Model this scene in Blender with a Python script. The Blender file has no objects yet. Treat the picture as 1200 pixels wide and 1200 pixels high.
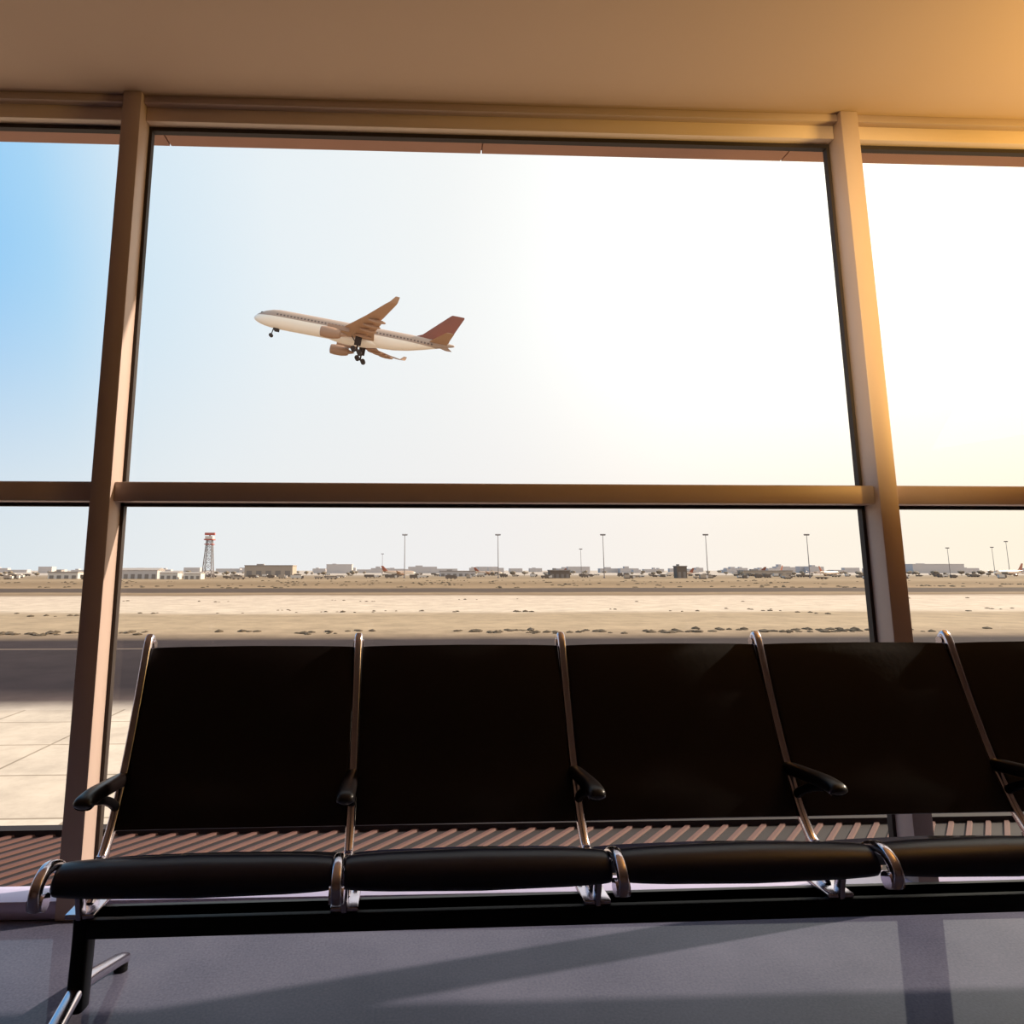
import bpy, bmesh, math, random
from mathutils import Vector, Matrix
random.seed(7)
S = bpy.context.scene
COL = S.collection

def lin(c):
    r = []
    for v in c[:3]:
        v = v/255.0
        r.append(v/12.92 if v <= .04045 else ((v+.055)/1.055)**2.4)
    return (r[0], r[1], r[2], 1.0)

# ---------------------------------------------------------------- materials
def mat(name, col, rough=.5, metal=0, noise=0.0, nscale=20, bump=0.0, coat=0, spec=.5):
    m = bpy.data.materials.new(name); m.use_nodes = True
    nt = m.node_tree; b = nt.nodes['Principled BSDF']
    c = lin(col)
    b.inputs['Roughness'].default_value = rough
    b.inputs['Metallic'].default_value = metal
    b.inputs['Coat Weight'].default_value = coat
    b.inputs['Specular IOR Level'].default_value = spec
    tc = nt.nodes.new('ShaderNodeTexCoord')
    n = nt.nodes.new('ShaderNodeTexNoise'); n.inputs['Scale'].default_value = nscale
    n.inputs['Detail'].default_value = 5
    nt.links.new(tc.outputs['Object'], n.inputs['Vector'])
    mx = nt.nodes.new('ShaderNodeMix'); mx.data_type = 'RGBA'
    mx.inputs[6].default_value = (c[0]*(1-noise), c[1]*(1-noise), c[2]*(1-noise), 1)
    mx.inputs[7].default_value = (min(1, c[0]*(1+noise)), min(1, c[1]*(1+noise)), min(1, c[2]*(1+noise)), 1)
    nt.links.new(n.outputs['Fac'], mx.inputs[0])
    nt.links.new(mx.outputs[2], b.inputs['Base Color'])
    if bump:
        bp = nt.nodes.new('ShaderNodeBump'); bp.inputs['Strength'].default_value = bump
        bp.inputs['Distance'].default_value = .002
        nt.links.new(n.outputs['Fac'], bp.inputs['Height'])
        nt.links.new(bp.outputs['Normal'], b.inputs['Normal'])
    return m

M_frame = mat('painted_aluminium', (188, 165, 154), .45, 0, .04, 8)
M_head = mat('painted_header', (224, 200, 180), .5, 0, .04, 8)
M_ceil = mat('ceiling_paint', (200, 172, 150), .9, 0, .05, 1.2)
M_wall = mat('wall_paint', (150, 125, 110), .9, 0, .05, 2)
M_pad = mat('black_vinyl', (23, 15, 17), .55, 0, .25, 60, .15, 0, .25)
M_seat = mat('blue_sheen_vinyl', (17, 17, 44), .34, 0, .25, 60, .15, 0, .5)  # same black vinyl, its blue reflected sheen put into the base colour
M_arm = mat('armrest_rubber', (18, 12, 13), .35, 0, .1, 60, 0, 0, .35)
M_chrome = mat('polished_aluminium', (212, 204, 214), .2, 1.0, .04, 30)
M_beam = mat('black_steel', (12, 10, 14), .4, .3, .1, 20, 0, 0, .3)
M_gasket = mat('rubber_gasket', (45, 32, 26), .7)
M_soffit = mat('soffit_panel', (160, 118, 98), .8, 0, .08, 3)
M_ledge = mat('ledge_dark', (30, 18, 20), .8, 0, .15, 6)
M_rib = mat('ledge_rib', (92, 58, 52), .7, 0, .12, 6)
M_sill = mat('sill_metal', (190, 180, 212), .25, .2, .05, 6)

# ---------------------------------------------------------------- mesh helpers
def obj_from_bm(name, bm, mats, parent=None, smooth=True, angle=35):
    me = bpy.data.meshes.new(name)
    bmesh.ops.recalc_face_normals(bm, faces=bm.faces)
    bm.to_mesh(me); bm.free()
    for m in (mats if isinstance(mats, (list, tuple)) else [mats]):
        me.materials.append(m)
    if smooth:
        me.polygons.foreach_set('use_smooth', [True]*len(me.polygons))
        try: me.set_sharp_from_angle(angle=math.radians(angle))
        except Exception: pass
    o = bpy.data.objects.new(name, me); COL.objects.link(o)
    if parent: o.parent = parent
    return o

def empty(name, loc=(0, 0, 0)):
    e = bpy.data.objects.new(name, None); e.empty_display_size = .2
    e.location = loc; COL.objects.link(e); return e

def add_box(bm, x0, x1, y0, y1, z0, z1, mi=0, bev=0):
    r = bmesh.ops.create_cube(bm, size=1)
    vs = r['verts']
    for v in vs:
        v.co = Vector(((x0+x1)/2+v.co.x*(x1-x0), (y0+y1)/2+v.co.y*(y1-y0), (z0+z1)/2+v.co.z*(z1-z0)))
    fs = set(f for v in vs for f in v.link_faces)
    for f in fs: f.material_index = mi
    if bev:
        es = list(set(e for v in vs for e in v.link_edges))
        bmesh.ops.bevel(bm, geom=es, offset=bev, segments=2, affect='EDGES', profile=.5)
    return vs

def box(name, x0, x1, y0, y1, z0, z1, m, parent=None, bev=0.0):
    bm = bmesh.new(); add_box(bm, x0, x1, y0, y1, z0, z1, 0, bev)
    return obj_from_bm(name, bm, m, parent, smooth=bev > 0)

def catmull(pts, n=5):
    P = [Vector(p) for p in pts]; out = []
    P = [P[0]*2-P[1]] + P + [P[-1]*2-P[-2]]
    for i in range(1, len(P)-2):
        for k in range(n):
            t = k/n; a, b, c, d = P[i-1], P[i], P[i+1], P[i+2]
            out.append(.5*((2*b)+(c-a)*t+(2*a-5*b+4*c-d)*t*t+(3*b-a-3*c+d)*t**3))
    out.append(P[-2]); return out

def sweep(bm, x, yz, w, t, n=4.0, seg=16, mi=0, off=0.0, wf=None, tf=None, sag=0.0):
    """sweep rounded-rect section (w along X, t in the YZ plane) along a YZ path at X=x"""
    pts = [Vector((0, p[0], p[1])) for p in yz]
    rings = []
    N = len(pts)
    for i, p in enumerate(pts):
        tg = (pts[min(i+1, N-1)]-pts[max(i-1, 0)]).normalized()
        nm = Vector((0, -tg.z, tg.y))
        ww = w*(wf(i/(N-1)) if wf else 1); tt = t*(tf(i/(N-1)) if tf else 1)
        ring = []
        for k in range(seg):
            a = 2*math.pi*k/seg
            cx = math.copysign(abs(math.cos(a))**(2/n), math.cos(a))*ww/2
            ct = math.copysign(abs(math.sin(a))**(2/n), math.sin(a))*tt/2
            s = sag*(1-(2*cx/ww)**2)
            ring.append(bm.verts.new(Vector((x+cx, 0, 0))+p+nm*(ct+off+s)))
        rings.append(ring)
    for a, b in zip(rings, rings[1:]):
        for k in range(seg):
            f = bm.faces.new((a[k], a[(k+1) % seg], b[(k+1) % seg], b[k])); f.material_index = mi
    for r in (rings[0], rings[-1]):
        f = bm.faces.new(r); f.material_index = mi

def lathe_x(bm, prof, cx=0, cy=0, cz=0, seg=24, mi=0):
    rings = []
    for p in prof:
        x, r = p[0], p[1]; zo = p[2] if len(p) > 2 else 0
        rings.append([bm.verts.new((cx+x, cy+r*math.cos(2*math.pi*k/seg), cz+zo+r*math.sin(2*math.pi*k/seg))) for k in range(seg)])
    for a, b in zip(rings, rings[1:]):
        for k in range(seg):
            f = bm.faces.new((a[k], a[(k+1) % seg], b[(k+1) % seg], b[k])); f.material_index = mi
    for r in (rings[0], rings[-1]):
        f = bm.faces.new(r); f.material_index = mi

def loft(bm, secs, mi=0):
    prof = [(0, 0), (.05, .5), (.2, .95), (.4, 1), (.7, .55), (1, .03), (1, -.03), (.7, -.3), (.4, -.5), (.2, -.55), (.05, -.35)]
    rings = []
    for le, ch, th, ax in secs:
        ring = []
        for c, t in prof:
            tt = t*th/2
            v = Vector((le[0]-c*ch, le[1], le[2]))
            if ax == 'z': v.z += tt
            else: v.y += tt if t > 0 else tt*1.6
            ring.append(bm.verts.new(v))
        rings.append(ring)
    n = len(prof)
    for a, b in zip(rings, rings[1:]):
        for k in range(n):
            f = bm.faces.new((a[k], a[(k+1) % n], b[(k+1) % n], b[k])); f.material_index = mi
    for r in (rings[0], rings[-1]):
        f = bm.faces.new(r); f.material_index = mi

def cyl(bm, p0, p1, r0, r1=None, seg=12, mi=0):
    r1 = r0 if r1 is None else r1
    p0, p1 = Vector(p0), Vector(p1); d = (p1-p0)
    q = Vector((0, 0, 1)).rotation_difference(d.normalized())
    rs = []
    for p, r in ((p0, r0), (p1, r1)):
        rs.append([bm.verts.new(p+q@Vector((r*math.cos(2*math.pi*k/seg), r*math.sin(2*math.pi*k/seg), 0))) for k in range(seg)])
    for k in range(seg):
        f = bm.faces.new((rs[0][k], rs[0][(k+1) % seg], rs[1][(k+1) % seg], rs[1][k])); f.material_index = mi
    for r in rs:
        f = bm.faces.new(r); f.material_index = mi

# ---------------------------------------------------------------- room
XL, XR, YB = -6.67, 7.27, -5.0
mf = bpy.data.materials.new('polished_floor'); mf.use_nodes = True
nt = mf.node_tree; b = nt.nodes['Principled BSDF']
tc = nt.nodes.new('ShaderNodeTexCoord')
n1 = nt.nodes.new('ShaderNodeTexNoise'); n1.inputs['Scale'].default_value = 3; n1.inputs['Detail'].default_value = 8
n2 = nt.nodes.new('ShaderNodeTexNoise'); n2.inputs['Scale'].default_value = 140; n2.inputs['Detail'].default_value = 3
for n in (n1, n2): nt.links.new(tc.outputs['Object'], n.inputs['Vector'])
ad = nt.nodes.new('ShaderNodeMath'); ad.operation = 'ADD'
nt.links.new(n1.outputs['Fac'], ad.inputs[0]); nt.links.new(n2.outputs['Fac'], ad.inputs[1])
rp = nt.nodes.new('ShaderNodeValToRGB')
rp.color_ramp.elements[0].position = .35; rp.color_ramp.elements[0].color = lin((72, 72, 92))
rp.color_ramp.elements[1].position = .65; rp.color_ramp.elements[1].color = lin((98, 97, 116))
hf = nt.nodes.new('ShaderNodeMath'); hf.operation = 'MULTIPLY'; hf.inputs[1].default_value = .5
nt.links.new(ad.outputs[0], hf.inputs[0]); nt.links.new(hf.outputs[0], rp.inputs[0])
nt.links.new(rp.outputs[0], b.inputs['Base Color'])
b.inputs['Roughness'].default_value = .6
b.inputs['Specular IOR Level'].default_value = .05
b.inputs['Coat Weight'].default_value = .42; b.inputs['Coat Roughness'].default_value = .05; b.inputs['Coat IOR'].default_value = 1.45
box('floor', XL, XR, YB, 2.44, -.15, 0, mf)
box('ceiling', XL, XR, YB, 2.44, 2.87, 3.02, M_ceil)
box('wall_back', XL, XR, YB-.15, YB, 0, 2.87, M_wall)
box('wall_left', XL-.15, XL, YB, 2.44, 0, 2.87, M_wall)
box('wall_right', XR, XR+.15, YB, 2.44, 0, 2.87, M_wall)

# glass: thin single sheet, faint reflection rising at grazing angles
mg = bpy.data.materials.new('window_glass'); mg.use_nodes = True
nt = mg.node_tree; nt.nodes.remove(nt.nodes['Principled BSDF'])
tr = nt.nodes.new('ShaderNodeBsdfTransparent'); tr.inputs[0].default_value = (.97, .98, .97, 1)
gl = nt.nodes.new('ShaderNodeBsdfGlossy'); gl.inputs['Roughness'].default_value = .02
fr = nt.nodes.new('ShaderNodeLayerWeight'); fr.inputs[0].default_value = .5
pw = nt.nodes.new('ShaderNodeMath'); pw.operation = 'POWER'; pw.inputs[1].default_value = 5; nt.links.new(fr.outputs['Facing'], pw.inputs[0])
ma = nt.nodes.new('ShaderNodeMath'); ma.operation = 'MULTIPLY_ADD'; ma.inputs[1].default_value = .5; ma.inputs[2].default_value = .025
nt.links.new(pw.outputs[0], ma.inputs[0])
mx = nt.nodes.new('ShaderNodeMixShader')
nt.links.new(ma.outputs[0], mx.inputs[0]); nt.links.new(tr.outputs[0], mx.inputs[1]); nt.links.new(gl.outputs[0], mx.inputs[2])
nt.links.new(mx.outputs[0], nt.nodes['Material Output'].inputs[0])
def pane(name, a, c, z0, z1, parent):
    bm = bmesh.new()
    bm.faces.new([bm.verts.new(p) for p in ((a, 2.407, z0), (c, 2.407, z0), (c, 2.407, z1), (a, 2.407, z1))])
    return obj_from_bm(name, bm, mg, parent, False)

mull = [-6.637, -3.862, -1.087, 1.688, 4.463, 7.238]
HW = .035
for i in range(5):
    w = empty('window_%d' % (i+1), (0, 0, 0))
    a, c = mull[i]+HW, mull[i+1]-HW
    box('transom', a, c, 2.335, 2.425, 1.315, 1.383, M_frame, w, .004)
    box('header', a, c, 2.36, 2.43, 2.782, 2.869, M_head, w, .003)
    box('header_lip', a, c, 2.33, 2.37, 2.838, 2.8695, M_frame, w, .003)
    box('header_gasket', a, c, 2.395, 2.42, 2.765, 2.782, M_gasket, w)
    box('bottom_rail', a, c, 2.32, 2.43, .001, .055, M_sill, w, .004)
    pane('glass_upper', a, c, 1.383, 2.782, w)
    pane('glass_lower', a, c, .055, 1.315, w)
    bm = bmesh.new()
    for xx in (a, c):
        s = .012 if xx == a else -.012
        for z0, z1 in ((.055, 1.315), (1.383, 2.765)):
            add_box(bm, min(xx, xx+s), max(xx, xx+s), 2.395, 2.42, z0, z1)
    add_box(bm, a, c, 2.395, 2.42, 1.303, 1.315); add_box(bm, a, c, 2.395, 2.42, 1.383, 1.391)
    obj_from_bm('gasket', bm, M_gasket, w, False)
    box('mullion', mull[i]-HW, mull[i]+HW, 2.31, 2.43, .001, 2.869, M_frame, w, .004)
    if i == 4: box('mullion_end', mull[5]-HW, XR, 2.31, 2.43, .001, 2.869, M_frame, w, .004)

# exterior soffit (with panel seams)
bm = bmesh.new()
x = XL
while x < XR:
    add_box(bm, x, min(x+1.39, XR)-.006, 2.45, 2.76, 2.95, 3.02)
    x += 1.39
add_box(bm, XL, XR, 2.455, 2.75, 2.96, 3.12, 0)
obj_from_bm('exterior_soffit', bm, M_soffit, None, False)

# exterior ledge with diagonal ribs
bm = bmesh.new()
add_box(bm, XL, XR, 2.45, 3.11, -.30, -.03, 0)
add_box(bm, XL, XR, 3.08, 3.14, -.32, -.005, 0)
d = Vector((.55, .62)); y0, y1 = 2.46, 3.08
x = XL
while x < XR:
    hw = .017; xt = x+d.x*(y1-y0)/d.y
    if xt+hw > XR: break
    vs = [bm.verts.new(p) for p in ((x-hw, y0, -.035), (x+hw, y0, -.035), (xt+hw, y1, -.035), (xt-hw, y1, -.035),
                                    (x-hw*.6, y0, -.022), (x+hw*.6, y0, -.022), (xt+hw*.6, y1, -.022), (xt-hw*.6, y1, -.022))]
    for q in ((0, 1, 2, 3), (4, 5, 6, 7), (0, 1, 5, 4), (1, 2, 6, 5), (2, 3, 7, 6), (3, 0, 4, 7)):
        f = bm.faces.new([vs[k] for k in q]); f.material_index = 1
    x += .085
obj_from_bm('exterior_ledge', bm, [M_ledge, M_rib], None, False)

# ---------------------------------------------------------------- bench
bench = empty('airport_bench_seating', (0, 0, 0))
U = .626; X0 = -.80; NS = 6
def cm2(pts, n=5):
    return [(v.y, v.z) for v in catmull([(0, a, b) for a, b in pts], n)]
side = cm2([(2.118, .845), (2.108, .868), (2.09, .862), (2.04, .70), (1.985, .545), (1.935, .44), (1.90, .385), (1.865, .35),
            (1.81, .338), (1.74, .360), (1.68, .400), (1.63, .432), (1.59, .440), (1.560, .424), (1.550, .400), (1.560, .378)])
backp = cm2([(2.098, .845), (2.078, .80), (2.04, .70), (1.985, .545), (1.942, .452), (1.920, .400)])
seatp = cm2([(1.865, .345), (1.81, .333), (1.74, .354), (1.68, .395), (1.635, .425), (1.605, .423), (1.590, .405), (1.598, .392)])
for i in range(NS+1):
    bm = bmesh.new(); xx = X0+i*U
    sweep(bm, xx, side, .024, .026, 3, 16)
    cyl(bm, (xx-.016, 1.566, .386), (xx+.016, 1.566, .386), .018, seg=16)
    cyl(bm, (xx-.015, 2.108, .856), (xx+.015, 2.108, .856), .013, seg=16)
    obj_from_bm('side_frame_%d' % (i+1), bm, M_chrome, bench)
    bm = bmesh.new()
    sweep(bm, xx, cm2([(1.875, .36), (1.868, .32), (1.845, .28), (1.835, .262)]), .022, .05, 3, 12, tf=lambda t: 1-.3*math.sin(math.pi*t))
    sweep(bm, xx, cm2([(1.75, .35), (1.762, .31), (1.775, .262)]), .018, .03, 3, 12)
    add_box(bm, xx-.034, xx+.034, 1.765, 1.875, .258, .270, 0, .003)
    for dx in (-.022, .022):
        cyl(bm, (xx+dx, 1.862, .27), (xx+dx, 1.862, .277), .007, seg=8)
    obj_from_bm('beam_bracket_%d' % (i+1), bm, M_chrome, bench)
    bm = bmesh.new()
    sweep(bm, xx, cm2([(1.732, .516), (1.742, .524), (1.79, .528), (1.87, .523), (1.95, .516), (1.985, .510)]), .050, .036, 2.6, 20,
          wf=lambda t: max(.25, min(1, 1.02*(1-(1-min(1, t*3.5+.06))**2)**.5)) * (1-.35*t),
          tf=lambda t: max(.3, min(1, (1-(1-min(1, t*4+.06))**2)**.5)))
    obj_from_bm('armrest_%d' % (i+1), bm, M_arm, bench)
    bm = bmesh.new()
    sweep(bm, xx, cm2([(1.80, .513), (1.85, .498), (1.91, .470), (1.945, .44), (1.94, .42)]), .020, .022, 3, 12)
    obj_from_bm('armrest_support_%d' % (i+1), bm, M_beam, bench)
for i in range(NS):
    xc = X0+(i+.5)*U
    bm = bmesh.new(); sweep(bm, xc, backp, U-.024, .024, 9, 40, sag=-.012)
    obj_from_bm('back_pad_%d' % (i+1), bm, M_pad, bench, angle=60)
    bm = bmesh.new(); sweep(bm, xc, seatp, U-.026, .026, 9, 40, sag=-.008)
    obj_from_bm('seat_pad_%d' % (i+1), bm, M_seat, bench, angle=60)
XE = X0+NS*U
bm = bmesh.new()
add_box(bm, X0+.015, XE-.015, 1.772, 1.832, .210, .258, 0, .004)
add_box(bm, X0+.015, XE-.015, 1.762, 1.842, .250, .258, 0, .002)
obj_from_bm('support_beam', bm, M_beam, bench)
for k, xx in enumerate((X0, XE)):
    bm = bmesh.new()
    sweep(bm, xx, cm2([(1.80, .262), (1.80, .20), (1.795, .12), (1.79, .055)]), .042, .055, 4, 16)
    obj_from_bm('leg_post_%d' % (k+1), bm, M_beam, bench)
    bm = bmesh.new()
    sweep(bm, xx, cm2([(1.50, .022), (1.54, .034), (1.66, .066), (1.76, .092), (1.80, .098), (1.84, .092), (1.94, .062), (2.03, .034), (2.06, .022)]), .036, .028, 3, 16)
    obj_from_bm('leg_foot_%d' % (k+1), bm, M_chrome, bench)
    bm = bmesh.new()
    for yy in (1.515, 2.045): cyl(bm, (xx, yy, 0), (xx, yy, .016), .018, seg=16)
    obj_from_bm('foot_glide_%d' % (k+1), bm, M_beam, bench)
# bench stands very slightly skewed to the glass wall
ang = math.radians(0.9); piv = Vector((X0, 1.8, 0))
bench.rotation_euler = (0, 0, ang)
bench.location = piv - Matrix.Rotation(ang, 3, 'Z') @ piv

# ---------------------------------------------------------------- outdoor ground
GZ = -6.0
mgd = bpy.data.materials.new('airfield_ground'); mgd.use_nodes = True
nt = mgd.node_tree; b = nt.nodes['Principled BSDF']; b.inputs['Roughness'].default_value = .95
b.inputs['Specular IOR Level'].default_value = .1
L = nt.links.new
tc = nt.nodes.new('ShaderNodeTexCoord')
sp = nt.nodes.new('ShaderNodeSeparateXYZ'); L(tc.outputs['Object'], sp.inputs[0])
mp = nt.nodes.new('ShaderNodeMapping'); mp.inputs['Scale'].default_value = (.02, .06, 1); L(tc.outputs['Object'], mp.inputs[0])
nz = nt.nodes.new('ShaderNodeTexNoise'); nz.inputs['Scale'].default_value = 1; nz.inputs['Detail'].default_value = 6; L(mp.outputs[0], nz.inputs['Vector'])
def math_(op, a, bb):
    n = nt.nodes.new('ShaderNodeMath'); n.operation = op
    for i, v in enumerate((a, bb)):
        if isinstance(v, (int, float)): n.inputs[i].default_value = v
        else: L(v, n.inputs[i])
    return n.outputs[0]
far = math_('GREATER_THAN', sp.outputs[1], 76)
wob = math_('MULTIPLY', math_('MULTIPLY', math_('SUBTRACT', nz.outputs['Fac'], .5), far), math_('MULTIPLY', sp.outputs[1], .14))
yy = math_('DIVIDE', math_('ADD', sp.outputs[1], wob), 1000)
rp = nt.nodes.new('ShaderNodeValToRGB'); cr = rp.color_ramp; cr.interpolation = 'LINEAR'
stops = [(0, (200, 186, 172)), (.0362, (200, 186, 172)), (.0366, (70, 58, 58)), (.0395, (78, 66, 64)), (.0400, (44, 36, 39)), (.0735, (58, 48, 48)), (.0745, (140, 120, 100)),
         (.085, (160, 140, 116)), (.112, (152, 133, 110)), (.118, (190, 173, 156)), (.185, (186, 168, 152)), (.195, (118, 98, 78)), (.212, (142, 120, 96)),
         (.222, (82, 68, 60)), (.262, (82, 69, 61)), (.275, (142, 119, 94)), (.36, (124, 103, 80)), (.48, (148, 127, 103)), (.6, (132, 113, 91)), (.9, (146, 131, 116)), (1, (172, 160, 151))]
cr.elements[0].position = 0; cr.elements[0].color = lin(stops[0][1])
cr.elements[1].position = 1; cr.elements[1].color = lin(stops[-1][1])
for p, c in stops[1:-1]:
    e = cr.elements.new(p); e.color = lin(c)
L(yy, rp.inputs[0])
nz2 = nt.nodes.new('ShaderNodeTexNoise'); nz2.inputs['Scale'].default_value = .22; nz2.inputs['Detail'].default_value = 9; nz2.inputs['Roughness'].default_value = .75
L(tc.outputs['Object'], nz2.inputs['Vector'])
mr = nt.nodes.new('ShaderNodeMapRange'); mr.inputs[1].default_value = .32; mr.inputs[2].default_value = .66; mr.inputs[3].default_value = .7; mr.inputs[4].default_value = 1.12
L(nz2.outputs['Fac'], mr.inputs[0])
br = nt.nodes.new('ShaderNodeTexBrick'); br.offset = 0
br.inputs['Color1'].default_value = (1, 1, 1, 1); br.inputs['Color2'].default_value = (.88, .86, .84, 1); br.inputs['Mortar'].default_value = (.5, .47, .43, 1)
br.inputs['Scale'].default_value = 1; br.inputs['Mortar Size'].default_value = .06; br.inputs['Brick Width'].default_value = 5; br.inputs['Row Height'].default_value = 4.2
L(tc.outputs['Object'], br.inputs['Vector'])
near = math_('LESS_THAN', sp.outputs[1], 36.4)
mxb = nt.nodes.new('ShaderNodeMix'); mxb.data_type = 'RGBA'; mxb.inputs[6].default_value = (1, 1, 1, 1)
L(near, mxb.inputs[0]); L(br.outputs['Color'], mxb.inputs[7])
vm = nt.nodes.new('ShaderNodeVectorMath'); vm.operation = 'MULTIPLY'; L(rp.outputs[0], vm.inputs[0]); L(mxb.outputs[2], vm.inputs[1])
vs_ = nt.nodes.new('ShaderNodeVectorMath'); vs_.operation = 'SCALE'; L(vm.outputs[0], vs_.inputs[0]); L(mr.outputs[0], vs_.inputs['Scale'])
ln = math_('MULTIPLY', math_('GREATER_THAN', sp.outputs[1], 63.2), math_('LESS_THAN', sp.outputs[1], 63.9))
mxl = nt.nodes.new('ShaderNodeMix'); mxl.data_type = 'RGBA'; L(ln, mxl.inputs[0]); L(vs_.outputs[0], mxl.inputs[6]); mxl.inputs[7].default_value = lin((110, 95, 86))
L(mxl.outputs[2], b.inputs['Base Color'])
bm = bmesh.new()
vv = [bm.verts.new(p) for p in ((-6000, 3.2, 0), (6000, 3.2, 0), (6000, 9000, 0), (-6000, 9000, 0))]
bm.faces.new(vv)
g = obj_from_bm('ground_airfield', bm, mgd, None, False); g.location.z = GZ

M_shrub = mat('dry_shrub', (78, 64, 48), .95, 0, .35, .8)
bm = bmesh.new()
def shrub(x, y, s):
    r = bmesh.ops.create_icosphere(bm, subdivisions=1, radius=1)
    for v in r['verts']:
        k = random.uniform(.7, 1.25)
        v.co = Vector((x+v.co.x*s*k, y+v.co.y*s*k, GZ+max(-.02, v.co.z*s*.45*k)))
for _ in range(72):
    cx = random.uniform(-70, 110); cy = random.uniform(76.5, 81)
    for _ in range(random.randint(1, 7)):
        shrub(cx+random.gauss(0, 1.4), cy+random.gauss(0, .5), random.uniform(.25, .65))
for _ in range(44):
    cx = random.uniform(-120, 180); cy = random.choice((random.uniform(108, 118), random.uniform(115, 122), random.uniform(150, 170)))
    for _ in range(random.randint(1, 5)):
        shrub(cx+random.gauss(0, 1.8), cy+random.gauss(0, 1), random.uniform(.2, .6))
for _ in range(150):
    cx = random.uniform(-260, 380); cy = random.uniform(270, 460)
    for _ in range(random.randint(1, 4)):
        shrub(cx+random.gauss(0, 4), cy+random.gauss(0, 2), random.uniform(.5, 1.2))
obj_from_bm('desert_shrubs', bm, M_shrub, None, False)

# ---------------------------------------------------------------- distant airfield things
M_pole = mat('pole_steel', (122, 112, 110), .7)
M_red = mat('tower_red', (168, 84, 72), .7)
M_white = mat('white_paint', (200, 190, 182), .7, 0, .05, .5)
M_beige = mat('beige_cladding', (164, 148, 134), .8, 0, .08, .3)
M_roof = mat('grey_roof', (148, 138, 132), .8, 0, .06, .3)
M_door = mat('dark_door', (130, 120, 114), .8)
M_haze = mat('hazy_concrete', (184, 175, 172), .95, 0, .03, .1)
M_dk = mat('vehicle_dark', (108, 95, 86), .8)  # low contrast, distance haze put into the colour

def light_pole(x, y, h):
    bm = bmesh.new()
    cyl(bm, (0, 0, 0), (0, 0, h), .42, .24, 8)
    cyl(bm, (0, 0, 0), (0, 0, 1.2), .8, .8, 8)
    add_box(bm, -2.2, 2.2, -.35, .35, h-.3, h+.2)
    for k in (-1.9, -.65, .65, 1.9): add_box(bm, k-.45, k+.45, -.7, .5, h-.1, h+1.0)
    o = obj_from_bm('floodlight_mast', bm, M_pole, None, False); o.location = (x, y, GZ)
for x, y in ((-11.6, 601), (71.9, 598), (166, 594), (258, 590), (349, 587)): light_pole(x, y, 38)
for x, y, h in ((711, 873, 36), (850, 960, 40), (800, 880, 45), (245, 1000, 38), (-60, 1150, 34)): light_pole(x, y, h)

bm = bmesh.new(); H = 34
def leg(z): return 4.2-2.0*z/H
for sx in (-1, 1):
    for sy in (-1, 1): cyl(bm, (sx*leg(0), sy*leg(0), 0), (sx*leg(H), sy*leg(H), H), .38, .3, 6, 0)
zs = [0, 7, 13.5, 19.5, 25, 30, 34]
for z0, z1 in zip(zs, zs[1:]):
    a, c = leg(z0), leg(z1)
    for s in (-1, 1):
        cyl(bm, (-a, s*a, z0), (c, s*c, z1), .2, .2, 5, 0); cyl(bm, (a, s*a, z0), (-c, s*c, z1), .2, .2, 5, 0)
        cyl(bm, (s*a, -a, z0), (s*c, c, z1), .2, .2, 5, 0); cyl(bm, (s*a, a, z0), (s*c, -c, z1), .2, .2, 5, 0)
        cyl(bm, (-c, s*c, z1), (c, s*c, z1), .22, .22, 5, 0); cyl(bm, (s*c, -c, z1), (s*c, c, z1), .22, .22, 5, 0)
add_box(bm, -4, 4, -4, 4, 33.5, 34.5, 1); add_box(bm, -3.2, 3.2, -3.2, 3.2, 34.5, 37, 2)
add_box(bm, -4.4, 4.4, -1, 1, 38, 40.2, 1); cyl(bm, (0, 0, 37), (0, 0, 38.2), .6, .6, 8, 0)
add_box(bm, -3.6, 3.6, -3.6, 3.6, 29.5, 30.2, 1)
o = obj_from_bm('radar_tower', bm, [M_pole, M_red, M_white], None, False); o.location = (-186.4, 608, GZ)

def building(name, x, y, w, d, h, gable, wall, roof, doors=4):
    bm = bmesh.new()
    add_box(bm, -w/2, w/2, -d/2, d/2, 0, h, 0)
    if gable:
        vs = [bm.verts.new(p) for p in ((-w/2-.5, -d/2-.5, h), (w/2+.5, -d/2-.5, h), (w/2+.5, d/2+.5, h), (-w/2-.5, d/2+.5, h), (-w/2-.5, 0, h+gable), (w/2+.5, 0, h+gable))]
        for q in ((0, 1, 5, 4), (2, 3, 4, 5), (0, 4, 3), (1, 2, 5), (0, 3, 2, 1)):
            f = bm.faces.new([vs[k] for k in q]); f.material_index = 1
    else:
        add_box(bm, -w/2-.4, w/2+.4, -d/2-.4, d/2+.4, h, h+.8, 1)
        add_box(bm, -w*.3, -w*.15, -2, 2, h+.8, h+2.2, 1)
    for k in range(doors):
        cx = -w/2+(k+.5)*w/doors
        add_box(bm, cx-w/doors*.28, cx+w/doors*.28, -d/2-.15, -d/2+.1, .1, h*.55, 2)
    o = obj_from_bm(name, bm, [wall, roof, M_door], None, False); o.location = (x, y, GZ)
building('cargo_warehouse', -163, 757, 52, 25, 11.6, 0, M_beige, M_roof, 5)
building('maintenance_shed', -226, 560, 33, 16, 7, 1.8, M_haze, M_roof, 6)
building('airfield_office', -196, 545, 14, 10, 5, 1.2, M_white, M_roof, 3)
building('airfield_office', -176, 540, 13, 10, 4.6, 1, M_white, M_roof, 3)
building('airfield_office', -290, 570, 24, 12, 5, 0, M_white, M_roof, 4)
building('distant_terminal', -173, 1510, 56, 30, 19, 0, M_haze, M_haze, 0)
building('distant_terminal', 1180, 1500, 120, 40, 20, 0, M_haze, M_haze, 0)
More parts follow.
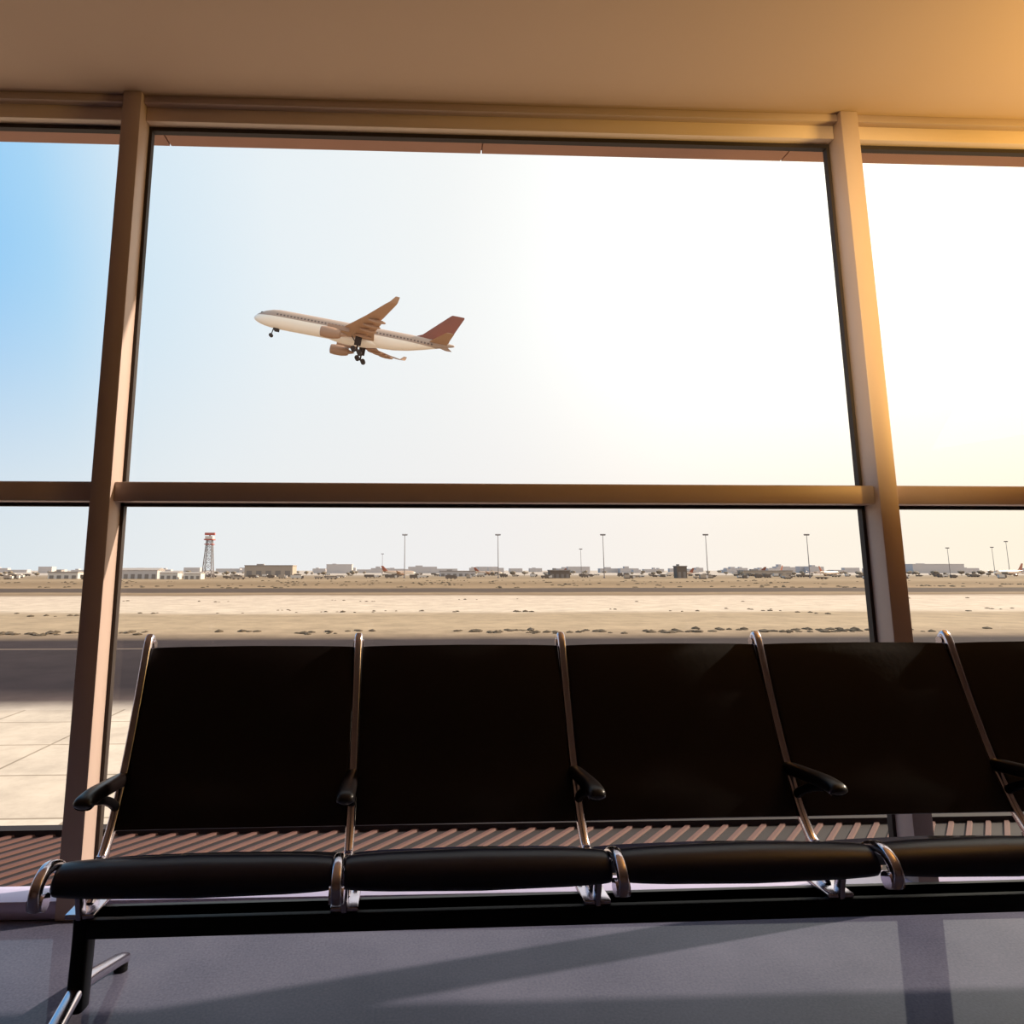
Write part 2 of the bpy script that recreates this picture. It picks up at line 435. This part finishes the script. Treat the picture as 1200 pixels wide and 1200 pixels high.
building('brick_substation', 234, 592, 9, 8, 10, 0, M_dk, M_door, 2)
building('ground_service_building', 126, 597, 18, 9, 6.5, 0, M_dk, M_roof, 4)
building('ground_service_building', 45, 760, 40, 14, 5.5, 0, M_haze, M_roof, 6)
building('ground_service_building', 420, 800, 60, 16, 6, 0, M_beige, M_roof, 6)

bm = bmesh.new()
for _ in range(110):
    y = random.uniform(1500, 2600); x = random.uniform(-.75, 1.1)*y
    w = random.uniform(15, 70); h = random.uniform(7, 16)
    add_box(bm, x-w/2, x+w/2, y-10, y+10, GZ, GZ+h, 0)
    if random.random() < .5: add_box(bm, x-w/4, x, y-6, y+6, GZ+h, GZ+h+random.uniform(2, 5), 0)
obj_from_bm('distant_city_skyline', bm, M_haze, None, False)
bm = bmesh.new()
for _ in range(170):
    y = random.uniform(520, 950); x = random.uniform(-.62, .9)*y
    l = random.uniform(3, 9); h = random.uniform(1.6, 3.6); mi = random.choice((0, 0, 1, 2))
    add_box(bm, x-l/2, x+l/2, y-1.2, y+1.2, GZ+.8, GZ+h, mi)
    add_box(bm, x+l/2, x+l/2+1.8, y-1.1, y+1.1, GZ+.7, GZ+h*.8, random.choice((0, 1)))
    for k in (-.3, .1, .5): cyl(bm, (x+l*k, y-1.3, GZ+.5), (x+l*k, y+1.3, GZ+.5), .5, .5, 8, 0)
obj_from_bm('ground_service_vehicles', bm, [M_dk, M_white, M_beige], None, False)
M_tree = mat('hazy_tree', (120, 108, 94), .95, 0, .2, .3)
bm = bmesh.new()
for _ in range(120):
    y = random.uniform(700, 1200); x = random.uniform(-.66, .95)*y; s = random.uniform(1.6, 3.6)
    cyl(bm, (x, y, GZ), (x, y, GZ+s), .25, .2, 5)
    r = bmesh.ops.create_icosphere(bm, subdivisions=1, radius=1)
    for v in r['verts']:
        k = random.uniform(.75, 1.2); v.co = Vector((x+v.co.x*s*k*1.2, y+v.co.y*s*k, GZ+s*1.3+v.co.z*s*.7*k))
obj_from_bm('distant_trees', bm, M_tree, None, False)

# ---------------------------------------------------------------- airplane
mfu = bpy.data.materials.new('fuselage_paint'); mfu.use_nodes = True
nt = mfu.node_tree; b = nt.nodes['Principled BSDF']; b.inputs['Roughness'].default_value = .35; L = nt.links.new
tc = nt.nodes.new('ShaderNodeTexCoord'); sp = nt.nodes.new('ShaderNodeSeparateXYZ'); L(tc.outputs['Object'], sp.inputs[0])
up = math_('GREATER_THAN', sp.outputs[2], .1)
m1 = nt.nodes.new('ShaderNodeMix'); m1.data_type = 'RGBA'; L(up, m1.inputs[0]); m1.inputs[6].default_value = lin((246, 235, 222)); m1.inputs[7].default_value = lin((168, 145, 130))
win = math_('MULTIPLY', math_('MULTIPLY', math_('GREATER_THAN', sp.outputs[2], .55), math_('LESS_THAN', sp.outputs[2], 1.05)),
            math_('MULTIPLY', math_('LESS_THAN', math_('FRACT', sp.outputs[0], 0), .5), math_('LESS_THAN', math_('ABSOLUTE', sp.outputs[0], 0), 23)))
m2 = nt.nodes.new('ShaderNodeMix'); m2.data_type = 'RGBA'; L(win, m2.inputs[0]); L(m1.outputs[2], m2.inputs[6]); m2.inputs[7].default_value = lin((100, 82, 74))
L(m2.outputs[2], b.inputs['Base Color'])
M_wing = mat('wing_paint', (172, 134, 106), .45, 0, .06, .3)
M_fin = mat('tail_paint', (132, 72, 52), .45, 0, .1, .3)
M_eng = mat('engine_cowling', (164, 128, 104), .35, 0, .05, .5)
M_tyre = mat('tyre', (58, 46, 42), .8)

def airplane(name, gear=True):
    root = empty(name)
    bm = bmesh.new(); R = 2.82
    prof = [(29.5, .05, -.75), (29.2, .55, -.72), (28.6, 1.05, -.62), (27.5, 1.65, -.45), (26, 2.2, -.26), (24, 2.62, -.08), (22, 2.8, 0), (18, R, 0), (8, R, 0), (-2, R, 0), (-8, R, 0),
            (-12, 2.72, .1), (-16, 2.4, .42), (-20, 1.85, .85), (-24, 1.2, 1.3), (-27, .7, 1.6), (-29, .35, 1.78), (-29.4, .1, 1.8)]
    lathe_x(bm, prof, seg=28)
    r = bmesh.ops.create_uvsphere(bm, u_segments=20, v_segments=10, radius=1)
    for v in r['verts']: v.co = Vector((v.co.x*8.5, v.co.y*2.9, v.co.z*1.5-2.0))
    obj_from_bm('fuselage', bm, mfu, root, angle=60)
    bm = bmesh.new()
    add_box(bm, 26.2, 27.4, -1.35, 1.35, .55, 1.1, 0, .1)
    obj_from_bm('cockpit_windows', bm, M_tyre, root)
    for s, nm in ((1, 'port'), (-1, 'starboard')):
        bm = bmesh.new()
        loft(bm, [((7.2, s*1.5, -1.7), 11.5, 1.7, 'z'), ((4.6, s*5, -1.35), 9.2, 1.2, 'z'), ((1.2, s*10, -.9), 6.8, .8, 'z'),
                  ((-5.2, s*19.5, .3), 4.6, .5, 'z'), ((-11.0, s*28.5, 1.7), 2.5, .3, 'z'), ((-11.8, s*29.3, 2.0), 2.0, .22, 'z'), ((-13.0, s*29.8, 3.3), 1.1, .14, 'z')])
        obj_from_bm('wing_%s' % nm, bm, M_wing, root, angle=50)
        bm = bmesh.new()
        for (x0, ya, za, x1, yb, zb, ch) in ((-4.2, 3.2, -1.9, -5.2, 9.6, -1.35, 2.2), (-5.4, 10.2, -1.3, -8.6, 19, -.3, 1.7)):
            loft(bm, [((x0, s*ya, za), ch, .35, 'z'), ((x1, s*yb, zb), ch*.8, .25, 'z')])
        for yy_, xx_, zz_ in ((6.5, -3.6, -1.9), (11.5, -5.4, -1.45), (15, -6.6, -1.0), (18.8, -8.2, -.55)):
            r = bmesh.ops.create_uvsphere(bm, u_segments=10, v_segments=6, radius=1)
            for v in r['verts']: v.co = Vector((xx_+v.co.x*2.6, s*yy_+v.co.y*.32, zz_+v.co.z*.5-v.co.x*-.15))
        obj_from_bm('flaps_%s' % nm, bm, M_wing, root, angle=50)
        bm = bmesh.new()
        ex, ey, ez = 5.2, s*9.4, -3.4
        lathe_x(bm, [(3.4, .9), (3.55, 1.2), (3.4, 1.42), (2.2, 1.6), (0, 1.58), (-1.4, 1.3), (-2.0, 1.05), (-2.05, .7), (-3.2, .35), (-3.9, .05)], ex-1.0, ey, ez, 20)
        add_box(bm, 0, 6.2, ey-.18, ey+.18, -2.2, -1.0)
        obj_from_bm('engine_%s' % nm, bm, M_eng, root, angle=45)
        bm = bmesh.new()
        loft(bm, [((-21.5, s*.6, 1.5), 5.6, .6, 'z'), ((-26.6, s*9.6, 2.6), 2.2, .25, 'z')])
        obj_from_bm('stabilizer_%s' % nm, bm, M_wing, root, angle=50)
    bm = bmesh.new()
    loft(bm, [((-16.5, 0, 2.2), 11.0, .5, 'y'), ((-19.6, 0, 3.6), 8.2, .5, 'y'), ((-26.6, 0, 10.4), 4.2, .3, 'y'), ((-27.1, 0, 10.8), 3.6, .2, 'y')])
    obj_from_bm('tail_fin', bm, M_fin, root, angle=50)
    if gear:
        bm = bmesh.new()
        cyl(bm, (23.2, 0, -2.3), (23.6, 0, -5.0), .16, .14, 8)
        add_box(bm, 21.6, 23, -.5, -.42, -3.6, -2.4); add_box(bm, 21.6, 23, .42, .5, -3.6, -2.4)
        for s in (-.35, .35): cyl(bm, (23.6, s-.17, -5.0), (23.6, s+.17, -5.0), .55, seg=16)
        for s in (-1, 1):
            cyl(bm, (-2.4, s*5, -1.6), (-2.4, s*5.3, -6.0), .28, .24, 8)
            cyl(bm, (-.2, s*4.6, -2.0), (-2.2, s*5.2, -4.4), .15, .12, 8)
            add_box(bm, -3.3, -1.4, s*5.6-.05, s*5.6+.05, -4.6, -2.0)
            for wx, wz in ((-1.4, -5.7), (-3.3, -6.5)):
                for t in (-.65, .65): cyl(bm, (wx, s*5.3+t-.25, wz), (wx, s*5.3+t+.25, wz), .72, seg=16)
            cyl(bm, (-1.4, s*5.3, -5.7), (-3.3, s*5.3, -6.5), .2, .2, 8)
        obj_from_bm('landing_gear', bm, M_tyre, root, False)
    return root
pl = airplane('airplane')
pl.rotation_euler = (Matrix.Rotation(math.radians(180), 4, 'Z') @ Matrix.Rotation(math.radians(-10.4), 4, 'Y') @ Matrix.Rotation(math.radians(-4), 4, 'X')).to_euler()
pl.location = (-19.6, 194, 71.8); pl.scale = (1.04,)*3
for x, y, rz, sc in ((-25, 900, 20, .8), (540, 1000, 215, .9), (420, 840, 165, .7), (500, 800, 30, .75), (690, 760, 200, .95), (300, 760, 190, .6), (100, 950, 10, .7), (200, 980, 170, .6), (-330, 800, 0, .7)):
    p = airplane('parked_airplane', False)
    p.location = (x, y, GZ+4.9*sc); p.rotation_euler = (0, 0, math.radians(rz)); p.scale = (sc,)*3

# ---------------------------------------------------------------- light
W = bpy.data.worlds.new('sky'); S.world = W; W.use_nodes = True
nt = W.node_tree; L = nt.links.new; bg = nt.nodes['Background']
tc = nt.nodes.new('ShaderNodeTexCoord'); sp = nt.nodes.new('ShaderNodeSeparateXYZ'); L(tc.outputs['Generated'], sp.inputs[0])
fx = nt.nodes.new('ShaderNodeMapRange'); fx.inputs[1].default_value = -1; fx.inputs[2].default_value = 1; L(sp.outputs[0], fx.inputs[0])
def ramp(st):
    r = nt.nodes.new('ShaderNodeValToRGB'); c = r.color_ramp
    c.elements[0].position = (st[0][0]+1)/2; c.elements[0].color = lin(st[0][1])
    c.elements[1].position = (st[-1][0]+1)/2; c.elements[1].color = lin(st[-1][1])
    for p, q in st[1:-1]:
        e = c.elements.new((p+1)/2); e.color = lin(q)
    L(fx.outputs[0], r.inputs[0]); return r
ra = ramp([(-.62, (112, 190, 252)), (-.46, (172, 218, 252)), (-.37, (216, 236, 251)), (-.2, (238, 246, 252)), (.08, (251, 252, 252)), (.35, (254, 253, 249)), (.75, (255, 247, 226))])
rb = ramp([(-.62, (222, 233, 241)), (-.3, (241, 243, 245)), (.1, (248, 244, 243)), (.35, (254, 245, 237)), (.75, (255, 241, 218))])
fz = nt.nodes.new('ShaderNodeMapRange'); fz.interpolation_type = 'SMOOTHSTEP'; fz.inputs[1].default_value = .0; fz.inputs[2].default_value = .42; L(sp.outputs[2], fz.inputs[0])
mxw = nt.nodes.new('ShaderNodeMix'); mxw.data_type = 'RGBA'; L(fz.outputs[0], mxw.inputs[0]); L(rb.outputs[0], mxw.inputs[6]); L(ra.outputs[0], mxw.inputs[7])
L(mxw.outputs[2], bg.inputs['Color'])
fs = nt.nodes.new('ShaderNodeMapRange'); fs.interpolation_type = 'SMOOTHSTEP'; fs.inputs[1].default_value = .0; fs.inputs[2].default_value = 1.0; fs.inputs[3].default_value = 0; fs.inputs[4].default_value = 1.0
L(sp.outputs[0], fs.inputs[0])
fz2 = nt.nodes.new('ShaderNodeMapRange'); fz2.interpolation_type = 'SMOOTHSTEP'; fz2.inputs[1].default_value = .02; fz2.inputs[2].default_value = .4; fz2.inputs[3].default_value = .1; fz2.inputs[4].default_value = 1.1
L(sp.outputs[2], fz2.inputs[0])
mm = nt.nodes.new('ShaderNodeMath'); mm.operation = 'MULTIPLY_ADD'; mm.inputs[2].default_value = 1.0
L(fs.outputs[0], mm.inputs[0]); L(fz2.outputs[0], mm.inputs[1]); L(mm.outputs[0], bg.inputs['Strength'])

sun = bpy.data.lights.new('sun', 'SUN'); sun.energy = 7.5; sun.angle = math.radians(.8); sun.color = (1, .84, .66)
so = bpy.data.objects.new('sun', sun); COL.objects.link(so)
e = math.radians(29)
dv = Vector((.972*math.cos(e), .233*math.cos(e), math.sin(e)))
so.rotation_euler = dv.to_track_quat('Z', 'Y').to_euler(); so.location = dv*50

def aim(o, p, t):
    o.location = p; o.rotation_euler = (Vector(p)-Vector(t)).to_track_quat('Z', 'Y').to_euler()
gl = bpy.data.lights.new('added_ceiling_glow', 'AREA'); gl.energy = 27; gl.color = (1, .64, .17); gl.size = .6; gl.specular_factor = 0  # no real fixture: unseen light added for sun-glare glow on the ceiling
gl.spread = math.radians(130)
go = bpy.data.objects.new('added_ceiling_glow', gl); COL.objects.link(go); aim(go, (3.3, 1.3, 2.0), (2.4, 1.6, 2.87))

def spot(name, en, col, size, p, t):
    sl = bpy.data.lights.new(name, 'SPOT'); sl.energy = en; sl.color = col; sl.spot_size = math.radians(size); sl.spot_blend = 1.0
    sl.shadow_soft_size = .05; sl.specular_factor = 0
    o = bpy.data.objects.new(name, sl); COL.objects.link(o); aim(o, p, t)
spot('added_mullion_glow', 950, (1, .74, .36), 24, (.6, -1.5, 2.75), (1.70, 2.35, 2.12))  # unseen spot added to imitate sun flare on the right mullion
spot('added_amber_glow', 60, (1, .48, .08), 50, (3.3, 1.5, 1.9), (1.72, 2.37, 1.75))  # added out-of-view light, gives the mullion's right face an orange flare tint

# ---------------------------------------------------------------- camera
cam = bpy.data.cameras.new('camera'); co = bpy.data.objects.new('camera', cam); COL.objects.link(co)
cam.sensor_width = 36; cam.lens = 23.4; cam.shift_x = .0658; cam.shift_y = -.0458; cam.clip_end = 20000; cam.clip_start = .05
co.location = (0, 0, 1.08); co.rotation_euler = (math.radians(98.96), 0, math.radians(-2.3))
S.camera = co
S.view_settings.view_transform = 'Standard'
